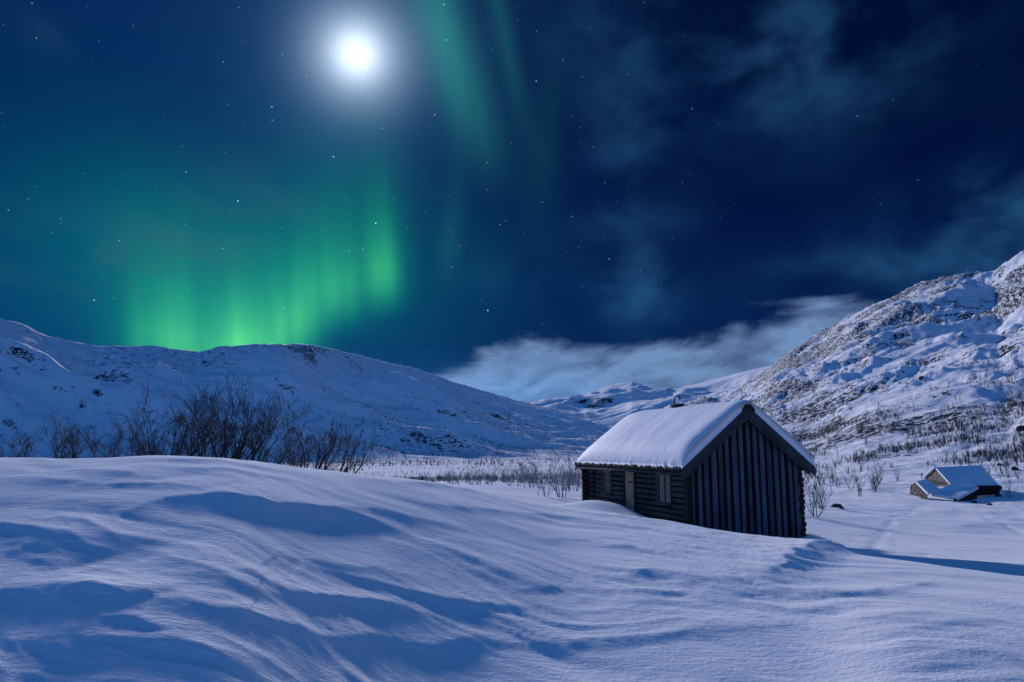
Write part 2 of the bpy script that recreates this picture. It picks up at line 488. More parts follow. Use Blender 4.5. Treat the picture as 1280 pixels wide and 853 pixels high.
def empty(name, loc, rz=0.0):
    o = bpy.data.objects.new(name, None); COL.objects.link(o)
    o.location = loc; o.rotation_euler = (0, 0, rz); o.empty_display_size = 0.3
    return o
class MB:
    def __init__(self): self.v, self.f = [], []
    def add(self, v, f):
        b = len(self.v); self.v += [tuple(p) for p in v]; self.f += [tuple(i + b for i in q) for q in f]
    def box(self, x0, x1, y0, y1, z0, z1):
        self.add([(x0, y0, z0), (x1, y0, z0), (x1, y1, z0), (x0, y1, z0), (x0, y0, z1), (x1, y0, z1), (x1, y1, z1), (x0, y1, z1)],
                 [(0, 3, 2, 1), (4, 5, 6, 7), (0, 1, 5, 4), (1, 2, 6, 5), (2, 3, 7, 6), (3, 0, 4, 7)])
    def prism(self, poly, a, b, fn):
        """poly of 2D points extruded from a to b, fn(p, q, t) -> 3D"""
        n = len(poly)
        self.add([fn(p, q, a) for p, q in poly] + [fn(p, q, b) for p, q in poly],
                 [tuple(range(n - 1, -1, -1)), tuple(range(n, 2 * n))] + [(i, (i + 1) % n, (i + 1) % n + n, i + n) for i in range(n)])
    def tube(self, pts, rad, sides=6, cap=True):
        pts = [Vector(p) for p in pts]
        n = len(pts); b = len(self.v)
        for i, p in enumerate(pts):
            t = (pts[min(i + 1, n - 1)] - pts[max(i - 1, 0)]).normalized()
            u = t.orthogonal().normalized() if i == 0 else (u - t * u.dot(t)).normalized()
            w = t.cross(u); r_ = rad[i] if hasattr(rad, '__len__') else rad
            for k in range(sides):
                a = 2 * math.pi * k / sides
                self.v.append(tuple(p + (u * math.cos(a) + w * math.sin(a)) * r_))
        for i in range(n - 1):
            for k in range(sides):
                k2 = (k + 1) % sides
                self.f.append((b + i * sides + k, b + i * sides + k2, b + (i + 1) * sides + k2, b + (i + 1) * sides + k))
        if cap:
            self.f.append(tuple(b + k for k in range(sides - 1, -1, -1)))
            self.f.append(tuple(b + (n - 1) * sides + k for k in range(sides)))
    def build(self, name, mat, parent=None, smooth=False, bevel=0.0):
        o = mesh_obj(name, self.v, self.f, mat, parent, smooth)
        if bevel:
            m = o.modifiers.new('bevel', 'BEVEL'); m.width = bevel; m.segments = 2; m.limit_method = 'ANGLE'
        return o

# ================================================================== materials
def new_mat(name):
    m = bpy.data.materials.new(name); m.use_nodes = True
    t = m.node_tree
    return m, t, t.nodes['Principled BSDF']
def objco(t):
    n = t.nodes.new('ShaderNodeTexCoord'); return n.outputs['Object']
def mapped(t, v, scale=(1, 1, 1), rot=(0, 0, 0)):
    n = t.nodes.new('ShaderNodeMapping'); t.links.new(v, n.inputs[0])
    n.inputs['Scale'].default_value = scale; n.inputs['Rotation'].default_value = rot
    return n.outputs[0]
def bump(t, h, strength, dist, prev=None):
    n = t.nodes.new('ShaderNodeBump'); n.inputs['Strength'].default_value = strength; n.inputs['Distance'].default_value = dist
    t.links.new(h.s, n.inputs['Height'])
    if prev: t.links.new(prev, n.inputs['Normal'])
    return n.outputs[0]
def colmix(t, fac, a, b):
    n = t.nodes.new('ShaderNodeMix'); n.data_type = 'RGBA'
    if isinstance(fac, S): t.links.new(fac.s, n.inputs[0])
    else: n.inputs[0].default_value = fac
    for i, v in ((6, a), (7, b)):
        if hasattr(v, 'is_linked'): t.links.new(v, n.inputs[i])
        else: n.inputs[i].default_value = (*v, 1)
    return n.outputs[2]

def snow_near():
    m, t, p = new_mat('snow')
    o = objco(t)
    big = noise(t, o, 0.35, 4, .55)
    t.links.new(colmix(t, big.step(.35, .65), (.83, .85, .88), (.88, .89, .91)), p.inputs['Base Color'])
    p.inputs['Roughness'].default_value = .9
    p.inputs['Specular IOR Level'].default_value = 0.004
    rot = mapped(t, o, (1.0, 4.2, 1.0), (0, 0, R(24)))
    rip = noise(t, rot, 2.6, 5, .6, .4)
    gr = noise(t, o, 55, 3, .6)
    gr2 = noise(t, o, 16, 4, .6)
    n = bump(t, rip, .30, .05)
    n = bump(t, gr2, .40, .028, n)
    n = bump(t, gr, .40, .008, n)
    t.links.new(n, p.inputs['Normal'])
    return m
def snow_plain():
    m, t, p = new_mat('roof_snow')
    o = objco(t)
    p.inputs['Base Color'].default_value = (.84, .86, .89, 1)
    p.inputs['Roughness'].default_value = .65
    p.inputs['Specular IOR Level'].default_value = .03
    a = noise(t, o, 2.2, 4, .5); b = noise(t, o, 26, 3, .6)
    n = bump(t, a, .25, .06); n = bump(t, b, .25, .012, n)
    t.links.new(n, p.inputs['Normal'])
    return m
def hill_mat(name, rock_lo, rock_hi, sc_rock, sc_speck, speck_thr, amount, bumpd):
    """snow with bare rock on the steep parts and dark specks of heather and stones"""
    m, t, p = new_mat(name)
    o = objco(t)
    g = t.nodes.new('ShaderNodeNewGeometry')
    sp = t.nodes.new('ShaderNodeSeparateXYZ'); t.links.new(g.outputs['Normal'], sp.inputs[0])
    nz = S(t, sp.outputs[2])
    n1 = noise(t, mapped(t, o, (1, 1, 2.2)), sc_rock, 10, .72, .3)
    n2 = noise(t, mapped(t, o, (1, 1, 1.6)), sc_speck, 8, .72)
    big = noise(t, o, sc_rock * .18, 3, .5)
    steep = (1.0 - nz) * 1.25 + (n1 - .5) * .9 + (n2 - .5) * .75 + (big - .5) * 1.35
    n3 = noise(t, o, sc_speck * 1.5, 9, .74)
    rock = steep.step(rock_lo, rock_hi) * n3.step(.43, .52)
    speck = n2.step(speck_thr, speck_thr + .05) * big.step(.40, .62) * amount
    fac = (rock + speck).clamp()
    rc = colmix(t, n2, (.012, .016, .026), (.030, .037, .052))
    t.links.new(colmix(t, fac, (.84, .855, .885), rc), p.inputs['Base Color'])
    p.inputs['Roughness'].default_value = .75
    p.inputs['Specular IOR Level'].default_value = .03
    hgt = noise(t, o, sc_rock * .7, 9, .62)
    t.links.new(bump(t, hgt, .55, bumpd), p.inputs['Normal'])
    return m
def wood_mat(name, ca, cb, scale=(1, 1, 1), rough=.8):
    m, t, p = new_mat(name)
    o = objco(t)
    g = noise(t, mapped(t, o, scale), 6, 7, .65, .4)
    w = noise(t, o, 1.1, 4, .6)
    col = colmix(t, g.step(.3, .7), ca, cb)
    col = colmix(t, w.step(.35, .75) * .6, col, tuple(x * .5 for x in ca))
    t.links.new(col, p.inputs['Base Color'])
    p.inputs['Roughness'].default_value = rough
    p.inputs['Specular IOR Level'].default_value = .25
    t.links.new(bump(t, g, .5, .012), p.inputs['Normal'])
    return m
def vary(m, lo, hi):
    """each board of the material has its own tone"""
    t = m.node_tree; p = t.nodes['Principled BSDF']; src = p.inputs['Base Color'].links[0].from_socket
    oi = t.nodes.new('ShaderNodeObjectInfo'); k = S(t, oi.outputs['Random']) * (hi - lo) + lo
    v = t.nodes.new('ShaderNodeVectorMath'); v.operation = 'SCALE'; t.links.new(src, v.inputs[0]); t.links.new(k.s, v.inputs['Scale'])
    t.links.new(v.outputs[0], p.inputs['Base Color'])
def flat_mat(name, col, rough=.7, metal=0.0, nscale=8, var=.4):
    m, t, p = new_mat(name)
    o = objco(t)
    g = noise(t, o, nscale, 5, .6)
    t.links.new(colmix(t, g, tuple(x * (1 - var) for x in col), tuple(x * (1 + var) for x in col)), p.inputs['Base Color'])
    p.inputs['Roughness'].default_value = rough; p.inputs['Metallic'].default_value = metal
    t.links.new(bump(t, g, .3, .01), p.inputs['Normal'])
    return m
def stone_mat(name):
    m, t, p = new_mat(name)
    o = objco(t)
    v = t.nodes.new('ShaderNodeTexVoronoi'); v.inputs['Scale'].default_value = 2.2; t.links.new(o, v.inputs['Vector'])
    d = S(t, v.outputs['Distance'])
    n = noise(t, o, 1.7, 5, .65)
    snow = n.step(.60, .66)
    col = colmix(t, d.step(.1, .6), (.030, .030, .033), (.005, .005, .006))
    t.links.new(colmix(t, snow, col, (.4, .42, .45)), p.inputs['Base Color'])
    t.links.new(bump(t, d * -1.0, .8, .1), p.inputs['Normal'])
    p.inputs['Roughness'].default_value = .85
    return m
M_SNOW = snow_near()
M_CAP = snow_plain()
M_MTN = hill_mat('mountain_snow', .19, .28, .085, .30, .57, .45, 3.0)
M_HILL = hill_mat('hill_snow', .30, .42, .012, .16, .545, .8, 5.0)
M_FARHILL = hill_mat('far_hill_snow', .30, .40, .005, .03, .60, .5, 12.0)
M_BARK = flat_mat('dark_bark', (.022, .020, .022), .85, nscale=20)
M_TWIG = flat_mat('birch_twig', (.030, .033, .043), .85, nscale=20)
M_WOOD = flat_mat('birch_wood_bark', (.090, .094, .11), .85, nscale=.05, var=.5)
M_FROST = flat_mat('frosted_twig', (.20, .20, .23), .8, nscale=9, var=.6)
M_LOG = wood_mat('weathered_log', (.018, .024, .032), (.048, .060, .076), (1, .12, 1))
M_BOARD = wood_mat('outer_board', (.060, .074, .100), (.118, .136, .170), (1, 1, .08))
vary(M_BOARD, .55, 1.25)
M_RECESS = wood_mat('shade_dark_board', (.003, .003, .0035), (.007, .007, .008), (1, 1, .08))  # near black: shade of the recesses put into the board colour
M_BARGE = wood_mat('barge_board', (.030, .033, .040), (.060, .064, .072), (.3, .3, .3))
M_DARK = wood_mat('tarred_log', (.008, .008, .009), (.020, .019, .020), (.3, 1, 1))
M_DOOR = wood_mat('door_board', (.26, .20, .15), (.40, .32, .25), (1, 1, .08))
M_FRAME = wood_mat('window_paint', (.12, .13, .15), (.20, .215, .235), (1, 1, .2))
M_TURF = flat_mat('turf', (.012, .011, .010), .95, nscale=14)
M_METAL = flat_mat('sooty_metal', (.02, .02, .022), .6, .5)
M_PALE = flat_mat('pale_paint', (.62, .60, .55), .7, var=.1)
M_ROCK = flat_mat('dark_rock', (.032, .032, .036), .85, nscale=3)
M_STONE = stone_mat('snowy_stone')
def glass_mat():
    m, t, p = new_mat('window_glass')
    o = objco(t)
    g = noise(t, o, 3.0, 3, .5)
    t.links.new(colmix(t, g.step(.45, .6), (.006, .008, .011), (.024, .030, .038)), p.inputs['Base Color'])
    p.inputs['Roughness'].default_value = .12
    return m
M_GLASS = glass_mat()

# ================================================================== terrain meshes
front = np.arange(-54, 54.01, .12)
azs = np.radians(np.concatenate([front, np.arange(58, 180, 5), np.arange(-180, -57, 5)]))
azs = azs
rs = np.concatenate([np.exp(np.linspace(math.log(.5), math.log(2.5), 20, endpoint=False)),
                     np.exp(np.linspace(math.log(2.5), math.log(70), 460, endpoint=False)),
                     np.exp(np.linspace(math.log(70), math.log(12000), 170))])
A, Rr = np.meshgrid(azs, rs, indexing='ij')
GX, GY = Rr * np.sin(A), Rr * np.cos(A)
GZ = ground_z(GX.ravel(), GY.ravel()).reshape(GX.shape)
# wrap around the circle; a small cap closes the hole under the camera
ground = grid_obj('snow_ground', GX, GY, GZ, M_SNOW, wrap=True)
tag(ground, kind='structure')

def silhouette(pts):
    aa = [azel(*p)[0] for p in pts]; tt = [math.tan(R(azel(*p)[1])) for p in pts]
    return lambda azd: np.interp(azd, aa, tt)
def hill_grid(az0, az1, step, r0, r1, n):
    a = np.radians(np.arange(az0, az1, step)); t = np.linspace(0, 1, n)
    r = r0 * (r1 / r0) ** t
    return np.meshgrid(a, r, indexing='ij')

# right mountain
SIL_R = silhouette([(800, 512), (860, 503), (900, 497), (925, 488), (950, 471), (985, 441), (1020, 423), (1060, 399), (1100, 380), (1150, 358), (1180, 349),
                    (1200, 347), (1240, 347), (1256, 334), (1280, 319), (1330, 290), (1420, 255), (1550, 240), (1800, 250), (2400, 300)])
def mountain_z(az, r):
    ad = np.degrees(az)
    x, y = r * np.sin(az), r * np.cos(az)
    rr0 = np.interp(ad, [8, 14, 20, 26, 34, 60], [260, 165, 118, 84, 70, 60])
    rr1 = np.interp(ad, [8, 14, 20, 27, 35, 60], [1500, 1250, 1000, 830, 720, 580])
    zr = CZ + rr1 * SIL_R(ad)
    t = (r - rr0) / (rr1 - rr0)
    zf = np.interp(ad, [8, 16, 24, 60], [-5.2, -3.4, -3.0, -3.0])
    s = np.where(t < 1, np.clip(t, 0, 1) ** 1.62, 1 - .55 * (t - 1) ** 1.2)
    z = zf + (zr - zf) * s - np.clip(-t, 0, 1) * 30 - 90 * sstep(12.5, 7, ad)
    amp = sstep(0.02, .55, t)
    wx, wy = x + 14 * fbm(x / 60, y / 60, 2, 201), y + 14 * fbm(x / 60, y / 60, 2, 202)
    d = 12 * fbm(wx / 120, wy / 150, 3, 210) * sstep(.1, .6, t) * (1 - .55 * sstep(.8, 1, t))
    d += 4.2 * (ridged(wx / 55, wy / 70, 4, 220, .55) - .3) * amp * (1 - .3 * sstep(.85, 1, t))
    d += 1.5 * (ridged(wx / 12, wy / 16, 4, 230, .6) - .3) * amp * sstep(-.3, .35, fbm(x / 70, y / 90, 2, 240))
    d += .25 * fbm(x / 9, y / 9, 3, 250) * sstep(0, .06, t)
    return z + d
A, Rr = hill_grid(5.5, 60, .10, 55, 2600, 520)
X, Y = Rr * np.sin(A), Rr * np.cos(A)
Z = mountain_z(A.ravel(), Rr.ravel()).reshape(A.shape)
mountain = grid_obj('mountain', X, Y, Z, M_MTN); tag(mountain, kind='structure')

# left hills
SIL_L = silhouette([(-600, 330), (-300, 345), (-120, 375), (0, 397), (30, 406), (58, 420), (120, 432), (200, 433), (250, 439), (272, 433), (330, 430),
                    (380, 429), (420, 437), (460, 447), (520, 461), (560, 475), (600, 487), (640, 499), (670, 507), (760, 522), (900, 540), (1100, 556)])
def hills_z(az, r):
    ad = np.degrees(az)
    x, y = r * np.sin(az), r * np.cos(az)
    rr0 = np.interp(ad, [-60, -35, -18, -5, 5, 20], [640, 680, 650, 680, 800, 1000])
    rr1 = np.interp(ad, [-60, -35, -18, -5, 5, 20], [1050, 1100, 1150, 1600, 2400, 3200])
    zr = CZ + rr1 * SIL_L(ad)
    t = (r - rr0) / (rr1 - rr0)
    s = np.where(t < 1, np.clip(t, 0, 1) ** 1.28, 1 - .35 * (t - 1) ** 1.2)
    z = -8.5 + (zr + 8.5) * s - np.clip(-t, 0, 1) * 40
    amp = sstep(0.0, .25, t) * (1 - .93 * sstep(.72, .98, t))
    a_ = x * .93 - y * .30; c_ = x * .30 + y * .93
    wx = a_ + 60 * fbm(x / 300, y / 300, 2, 301); wy = c_ + 40 * fbm(x / 260, y / 260, 2, 302)
    def terr(c, lam, rise):
        # saw-toothed benches: a long riser towards the valley, a short tread behind it
        f = c / lam - np.floor(c / lam)
        t = np.where(f < rise, f / rise, 1 - (f - rise) / (1 - rise))
        return sstep(0, 1, t) * .6 + t * .4 - .5
    m1 = sstep(-.5, .5, fbm(a_ / 260, c_ / 120, 2, 350)); m2 = sstep(-.4, .5, fbm(a_ / 120, c_ / 60, 2, 351))
    d = 9 * fbm(wx / 420, wy / 150, 3, 310) * amp
    d += 27 * terr(wy + 40 * fbm(wx / 260, wy / 400, 3, 320), 135, .66) * amp * (.35 + .65 * m1)
    d += 10.5 * terr(wy + 24 * fbm(wx / 110, wy / 200, 3, 325), 46, .66) * amp * m2
    d += 2.2 * fbm(wx / 60, wy / 26, 4, 330, .55) * amp
    d += 1.2 * fbm(x / 30, y / 22, 3, 340) * sstep(0, .04, t)
    return z + d
A, Rr = hill_grid(-62, 26, .11, 480, 4000, 460)
X, Y = Rr * np.sin(A), Rr * np.cos(A)
Z = hills_z(A.ravel(), Rr.ravel()).reshape(A.shape)
hills = grid_obj('hills', X, Y, Z, M_HILL); tag(hills, kind='structure')

# far hills in the pass
SIL_F = silhouette([(300, 540), (500, 528), (600, 516), (660, 507), (700, 499), (750, 489), (790, 478), (812, 485), (840, 489), (868, 482), (900, 472), (935, 463), (980, 455), (1050, 452), (1300, 440)])
def far_z(az, r):
    ad = np.degrees(az)
    x, y = r * np.sin(az), r * np.cos(az)
    rr1 = np.interp(ad, [0, 9, 13, 20], [5200, 5000, 3400, 3000])
    t = (r - 1300) / (rr1 - 1300)
    zr = CZ + rr1 * SIL_F(ad)
    s = np.where(t < 1, np.clip(t, 0, 1) ** 1.15, 1 - .35 * (t - 1) ** 1.2)
    z = 10 + (zr - 10) * s - np.clip(-t, 0, 1) * 300
    d = (45 * fbm(x / 900, y / 700, 4, 401) + 24 * (ridged(x / 500, y / 350, 4, 410) - .3)) * sstep(0, .3, t) * (1 - .8 * sstep(.8, 1, t))
    return z + d
A, Rr = hill_grid(-18, 34, .10, 1200, 7000, 220)
X, Y = Rr * np.sin(A), Rr * np.cos(A)
Z = far_z(A.ravel(), Rr.ravel()).reshape(A.shape)
farh = grid_obj('far_hills', X, Y, Z, M_FARHILL); tag(farh, kind='structure')

def terrain_z(x, y):
    x = np.atleast_1d(np.asarray(x, float)); y = np.atleast_1d(np.asarray(y, float))
    az, r = np.arctan2(x, y), np.hypot(x, y)
    z = ground_z(x, y)
    ok = (np.degrees(az) > 5.5) & (r > 55) & (r < 2600)
    z = np.where(ok, np.maximum(z, mountain_z(az, r)), z)
    ok = (np.degrees(az) < 26) & (r > 480) & (r < 4000)
    z = np.where(ok, np.maximum(z, hills_z(az, r)), z)
    ok = (np.degrees(az) > -18) & (r > 1200) & (r < 7000)
    return np.where(ok, np.maximum(z, far_z(az, r)), z)
def tz(x, y): return float(terrain_z(x, y)[0])

# ================================================================== log cabin
def project(p):
    d = Vector(p) - Vector((0, 0, CZ))
    zc = d.y * math.cos(PITCH) + d.z * math.sin(PITCH)
    up = -d.y * math.sin(PITCH) + d.z * math.cos(PITCH)
    return 640 + F * d.x / zc, 426.5 - F * up / zc
rnd = random.Random(4)
c0 = at(858, 590, 30.0)
CW, CL = 5.55, 10.6            # gable width, length
EAVE, APEX = 2.40, 4.62 # heights in the world
cabin = empty('log_cabin', (c0[0], c0[1], 0.0), R(17))
tag(cabin, 'large dark log cabin with thick roof snow and a boarded gable behind the drift crest', 'cabin')
BASE = -1.7
LD = .235                       # log course height
def pt(lx, ly, lz): return (lx, ly, lz)
def on_wall(px, py):
    """where the long wall shows this point: distance along the wall and height"""
    d = ray(px, py); e = (-math.sin(R(17)), math.cos(R(17)))
    # solve (0,0)+d*t = c0 + e*s in the plane
    det = d[0] * -e[1] + d[1] * e[0]
    t = (c0[0] * -e[1] + c0[1] * e[0]) / det
    return ((d[0] * t - c0[0]) * e[0] + (d[1] * t - c0[1]) * e[1]), CZ + d[2] * t
def opening(x0, x1, ytop, ybot):
    a, b = on_wall(x1, ytop), on_wall(x0, ytop)
    return a[0], b[0], on_wall((x0 + x1) / 2, ybot)[1], (a[1] + b[1]) / 2
WIN = [opening(753.5, 764, 588.5, 615), opening(821, 838, 593.5, 629)]      # along the long wall: y0, y1, z0, z1
DOOR = opening(781, 793, 589.5, 642)
print('openings', WIN, DOOR)
# long wall: stacked logs broken by the door and windows
w = MB()
z = BASE
while z < EAVE + .05:
    cuts = [(a - .05, b + .05) for a, b, l, h in WIN + [DOOR] if l - .16 < z < h + .12]
    cuts.sort()
    y = 0.06
    for a, b in cuts + [(CL - .06, CL)]:
        if a > y + .05:
            x_ = .10 + rnd.uniform(-.012, .012); hh = .100 + rnd.uniform(-.006, .004); s1, s2 = rnd.uniform(-.006, .006), rnd.uniform(-.006, .006)
            oct_ = [(-.10, -hh + .045), (-.085, -hh + .015), (-.05, -hh), (.05, -hh), (.05, hh), (-.045, hh), (-.085, hh - .02), (-.105, hh - .055)]
            w.prism(oct_, 0, 1, lambda p, q, t: (x_ + p, y + (a - y) * t, z + q + (s1 if t == 0 else s2)))
        y = b
    z += LD
w.build('long_wall', M_LOG, cabin, bevel=.012)
w = MB(); w.box(.13, .2, .1, CL - .1, BASE, EAVE); w.build('wall_core', M_RECESS, cabin)
# the far side wall of logs, whose round courses show in profile at the right corner
w = MB(); z = BASE
while z < EAVE + .05:
    w.tube([(CW - .10, -.05 + rnd.uniform(-.03, .03), z), (CW - .10, CL, z)], .128, 10); z += LD
w.build('long_wall', M_DARK, cabin, True)
# crossed log ends at the corners and at the inner wall
w = MB(); z = BASE + LD / 2
while z < EAVE:
    for yy in (CL - .16,):
        w.tube([(-.30 + rnd.uniform(-.03, .03), yy, z), (.3, yy, z)], .132, 10)
    z += LD
w.build('corner_log_ends', M_DARK, cabin, True)
w = MB(); z = BASE + LD / 2
while z < EAVE - .1:
    w.tube([(-.16 + rnd.uniform(-.02, .02), CL - 1.15, z), (.2, CL - 1.15, z)], .10, 8); z += LD
w.build('partition_log_ends', M_DARK, cabin, True)
w = MB(); z = BASE + LD / 2
while z < EAVE:
    w.tube([(CW - .1, .14, z), (CW + .16 + rnd.uniform(-.03, .03), .14, z)], .125, 10); z += LD
w.build('corner_log_ends', M_DARK, cabin, True)
w = MB(); w.box(-.06, .20, -.10, .14, BASE, EAVE - .02); w.build('corner_board', M_DARK, cabin, bevel=.01)
# gable: recessed boards with their shade painted in as near black, wide outer boards
def rake(lx): return EAVE + (APEX - EAVE) * (1 - abs(lx - CW / 2) / (CW / 2))
w = MB()
w.prism([(0.02, BASE), (CW - .02, BASE), (CW - .02, EAVE), (CW / 2, APEX), (0.02, EAVE)], .02, .08, lambda p, q, t: (p, t, q))
w.build('gable_wall', M_RECESS, cabin)
w = MB()
w.prism([(0.02, BASE), (CW - .02, BASE), (CW - .02, EAVE), (CW / 2, APEX), (0.02, EAVE)], CL - .08, CL - .02, lambda p, q, t: (p, t, q))
w.build('gable_wall', M_RECESS, cabin)
NB = 16
for i in range(NB):
    x = .235 + i * (CW - .47) / (NB - 1) + rnd.uniform(-.02, .02)
    hw = .095 + rnd.uniform(-.024, .02); dy = rnd.uniform(-.012, .012); tl = rnd.uniform(-.012, .012)
    b = MB()
    x0, x1 = x - hw, x + hw
    poly = [(x0 + tl, BASE), (x1 + tl, BASE), (x1, rake(x1) - .02)] + ([(CW / 2, APEX - .02)] if x0 < CW / 2 < x1 else []) + [(x0, rake(x0) - .02)]
    b.prism(poly, -.075 + dy, .0, lambda p, q, t: (p, t, q))
    b.build('gable_board', M_BOARD, cabin, bevel=.006)
# roof slab
OH, OG, TH = .42, .40, .10
slope = (APEX - EAVE) / (CW / 2)
LX0, LX1 = -OH, CW + OH
w = MB()
def rz(lx, off): return APEX + off - slope * abs(lx - CW / 2)
w.prism([(LX0, rz(LX0, .02)), (CW / 2, rz(CW / 2, .02)), (LX1, rz(LX1, .02)), (LX1, rz(LX1, .02 + TH)), (CW / 2, rz(CW / 2, .02 + TH)), (LX0, rz(LX0, .02 + TH))],
        -OG, CL + OG, lambda p, q, t: (p, t, q))
roof = w.build('roof', M_DARK, cabin)
# barge boards: an outer broad one and an inner narrow one on each side, at both gables
for yy, sg in ((-OG, -1), (CL + OG, 1)):
    for s in (0, 1):
        for lo, hi, a, b_, nm in ((-.20, .19, 0.003, .048, 'barge_board'), (-.36, -.17, -.05, -.002, 'rake_trim')):
            w = MB()
            xe = LX0 - .03 if s == 0 else LX1 + .03
            if nm == 'rake_trim': xe = LX0 + .22 if s == 0 else LX1 - .22
            xm = CW / 2 + (.001 if s else -.001)
            w.prism([(xe, rz(xe, lo)), (xm, rz(xm, lo)), (xm, rz(xm, hi)), (xe, rz(xe, hi))], yy + sg * a, yy + sg * b_, lambda p, q, t: (p, t, q))
            w.build(nm, M_BARGE, roof, bevel=.006)
w = MB()   # ridge cap block at the gable peak
w.prism([(CW / 2 - .30, APEX - .06), (CW / 2, APEX + .15), (CW / 2 + .30, APEX - .06), (CW / 2 + .28, APEX + .06), (CW / 2 + .1, APEX + .26), (CW / 2 - .12, APEX + .26), (CW / 2 - .28, APEX + .06)],
        -OG - .12, -OG + .25, lambda p, q, t: (p, t, q))
w.build('ridge_cap', M_DARK, roof, bevel=.015)
# eave log and ragged turf edge under the snow
w = MB(); ze = rz(LX0, -.02)
w.tube([(LX0 + .06, -OG, ze), (LX0 + .06, CL + OG, ze)], .085, 8); w.build('eave_log', M_LOG, roof, True)
w = MB(); y = -OG + .05
while y < CL + OG - .05:
    h = rnd.uniform(.06, .15); d = rnd.uniform(.07, .18)
    w.tube([(LX0 - .05 + rnd.uniform(-.02, .03), y, ze + .10), (LX0 - .02, y + d * .5, ze + .10 + h * .6), (LX0 + .02, y + d, ze + .09)], [.05, .05 + h * .35, .05], 5)
    y += d * .8
w.build('turf_edge', M_TURF, roof, True)
# rafter ends
for i in range(9):
    w = MB(); y = .5 + i * (CL - 1) / 8
    w.box(LX0 + .12, .2, y - .05, y + .05, ze - .06, ze + .04)
    w.build('rafter_end', M_DARK, roof)
# snow on the roof
nu, nv = 90, 150
us = np.linspace(-1, 1, nu); us = np.sign(us) * (1 - (1 - np.abs(us)) ** 1.25); vs = np.linspace(0, 1, nv); vs = (1 - np.cos(vs * np.pi)) / 2 * .5 + vs * .5
U, V = np.meshgrid(us, vs, indexing='ij')
hw = CW / 2 + OH + .03
y0s, y1s = -OG - .03, CL + OG + .06
LXs = CW / 2 + U * hw; LYs = y0s + V * (y1s - y0s)
plane = APEX + .14 - slope * np.abs(U) * hw
ed = hw * (1 - np.abs(U)); eg0 = LYs - y0s; eg1 = y1s - LYs
rnd_e = np.clip(1 - (1 - np.clip(ed / .75, 0, 1)) ** 2.2, 0, 1) ** .5
rg0 = np.clip(1 - (1 - np.clip(eg0 / .6, 0, 1)) ** 2.0, 0, 1) ** .5
rg1 = np.clip(1 - (1 - np.clip(eg1 / 3.2, 0, 1)) ** 2.0, 0, 1) ** .5
top = APEX + .14 + .43 - slope * (np.sqrt((U * hw) ** 2 + .32 ** 2) - .20)
thick = np.maximum(top - plane, .04) + .16 * np.abs(U) + .035 * fbm(LXs * .3, LYs * .3, 2, 60) + .012 * fbm(LXs * 1.0, LYs * 1.0, 2, 61)
thick *= rnd_e * (.70 + .30 * rg0) * (.15 + .85 * rg1)
Zt = plane + np.maximum(thick, .015)
wav = .03 * fbm(LYs * 1.3, LXs * .1, 3, 63)
LXo = LXs + np.where(U < -.98, -np.abs(wav), 0)
verts = list(zip(LXo.ravel(), LYs.ravel(), Zt.ravel())); nb = len(verts)
verts += list(zip(LXo.ravel(), LYs.ravel(), (plane + .004).ravel()))
faces = []
for i in range(nu - 1):
    for j in range(nv - 1):
        a = i * nv + j; q = (a, a + nv, a + nv + 1, a + 1)
        faces.append(q)
        if i in (0, nu - 2) or j in (0, nv - 2) or True: faces.append(tuple(k + nb for k in reversed(q)))
for i in range(nu - 1):
    for j in (0, nv - 1):
        a, b_ = i * nv + j, (i + 1) * nv + j
        faces.append((a, a + nb, b_ + nb, b_) if j else (a, b_, b_ + nb, a + nb))
for j in range(nv - 1):
    for i in (0, nu - 1):
        a, b_ = i * nv + j, i * nv + j + 1
        faces.append((a, b_, b_ + nb, a + nb) if i else (a, a + nb, b_ + nb, b_))
snowcap = mesh_obj('roof_snow', verts, faces, M_CAP, roof)
# chimney on the ridge with a bent iron hood
cy = 5.2
for _ in range(60):
    q = cabin.matrix_basis @ Vector((CW / 2, cy, APEX + .5))
    cy += (project(q)[0] - 847) * .03
ch = MB()
zt = APEX + .63
ch.box(CW / 2 - .22, CW / 2 + .22, cy - .22, cy + .22, APEX - .3, zt)
ch.box(CW / 2 - .27, CW / 2 + .27, cy - .27, cy + .27, zt - .13, zt - .03)
chim = ch.build('chimney', M_ROCK, roof, bevel=.03)
h = MB()
h.tube([(CW / 2 - .16, cy, zt - .05), (CW / 2 - .16, cy, zt + .30), (CW / 2 - .10, cy, zt + .38), (CW / 2 + .08, cy, zt + .38), (CW / 2 + .14, cy, zt + .32), (CW / 2 + .15, cy, zt + .18)], .035, 8)
h.build('chimney_hood', M_METAL, chim, True)
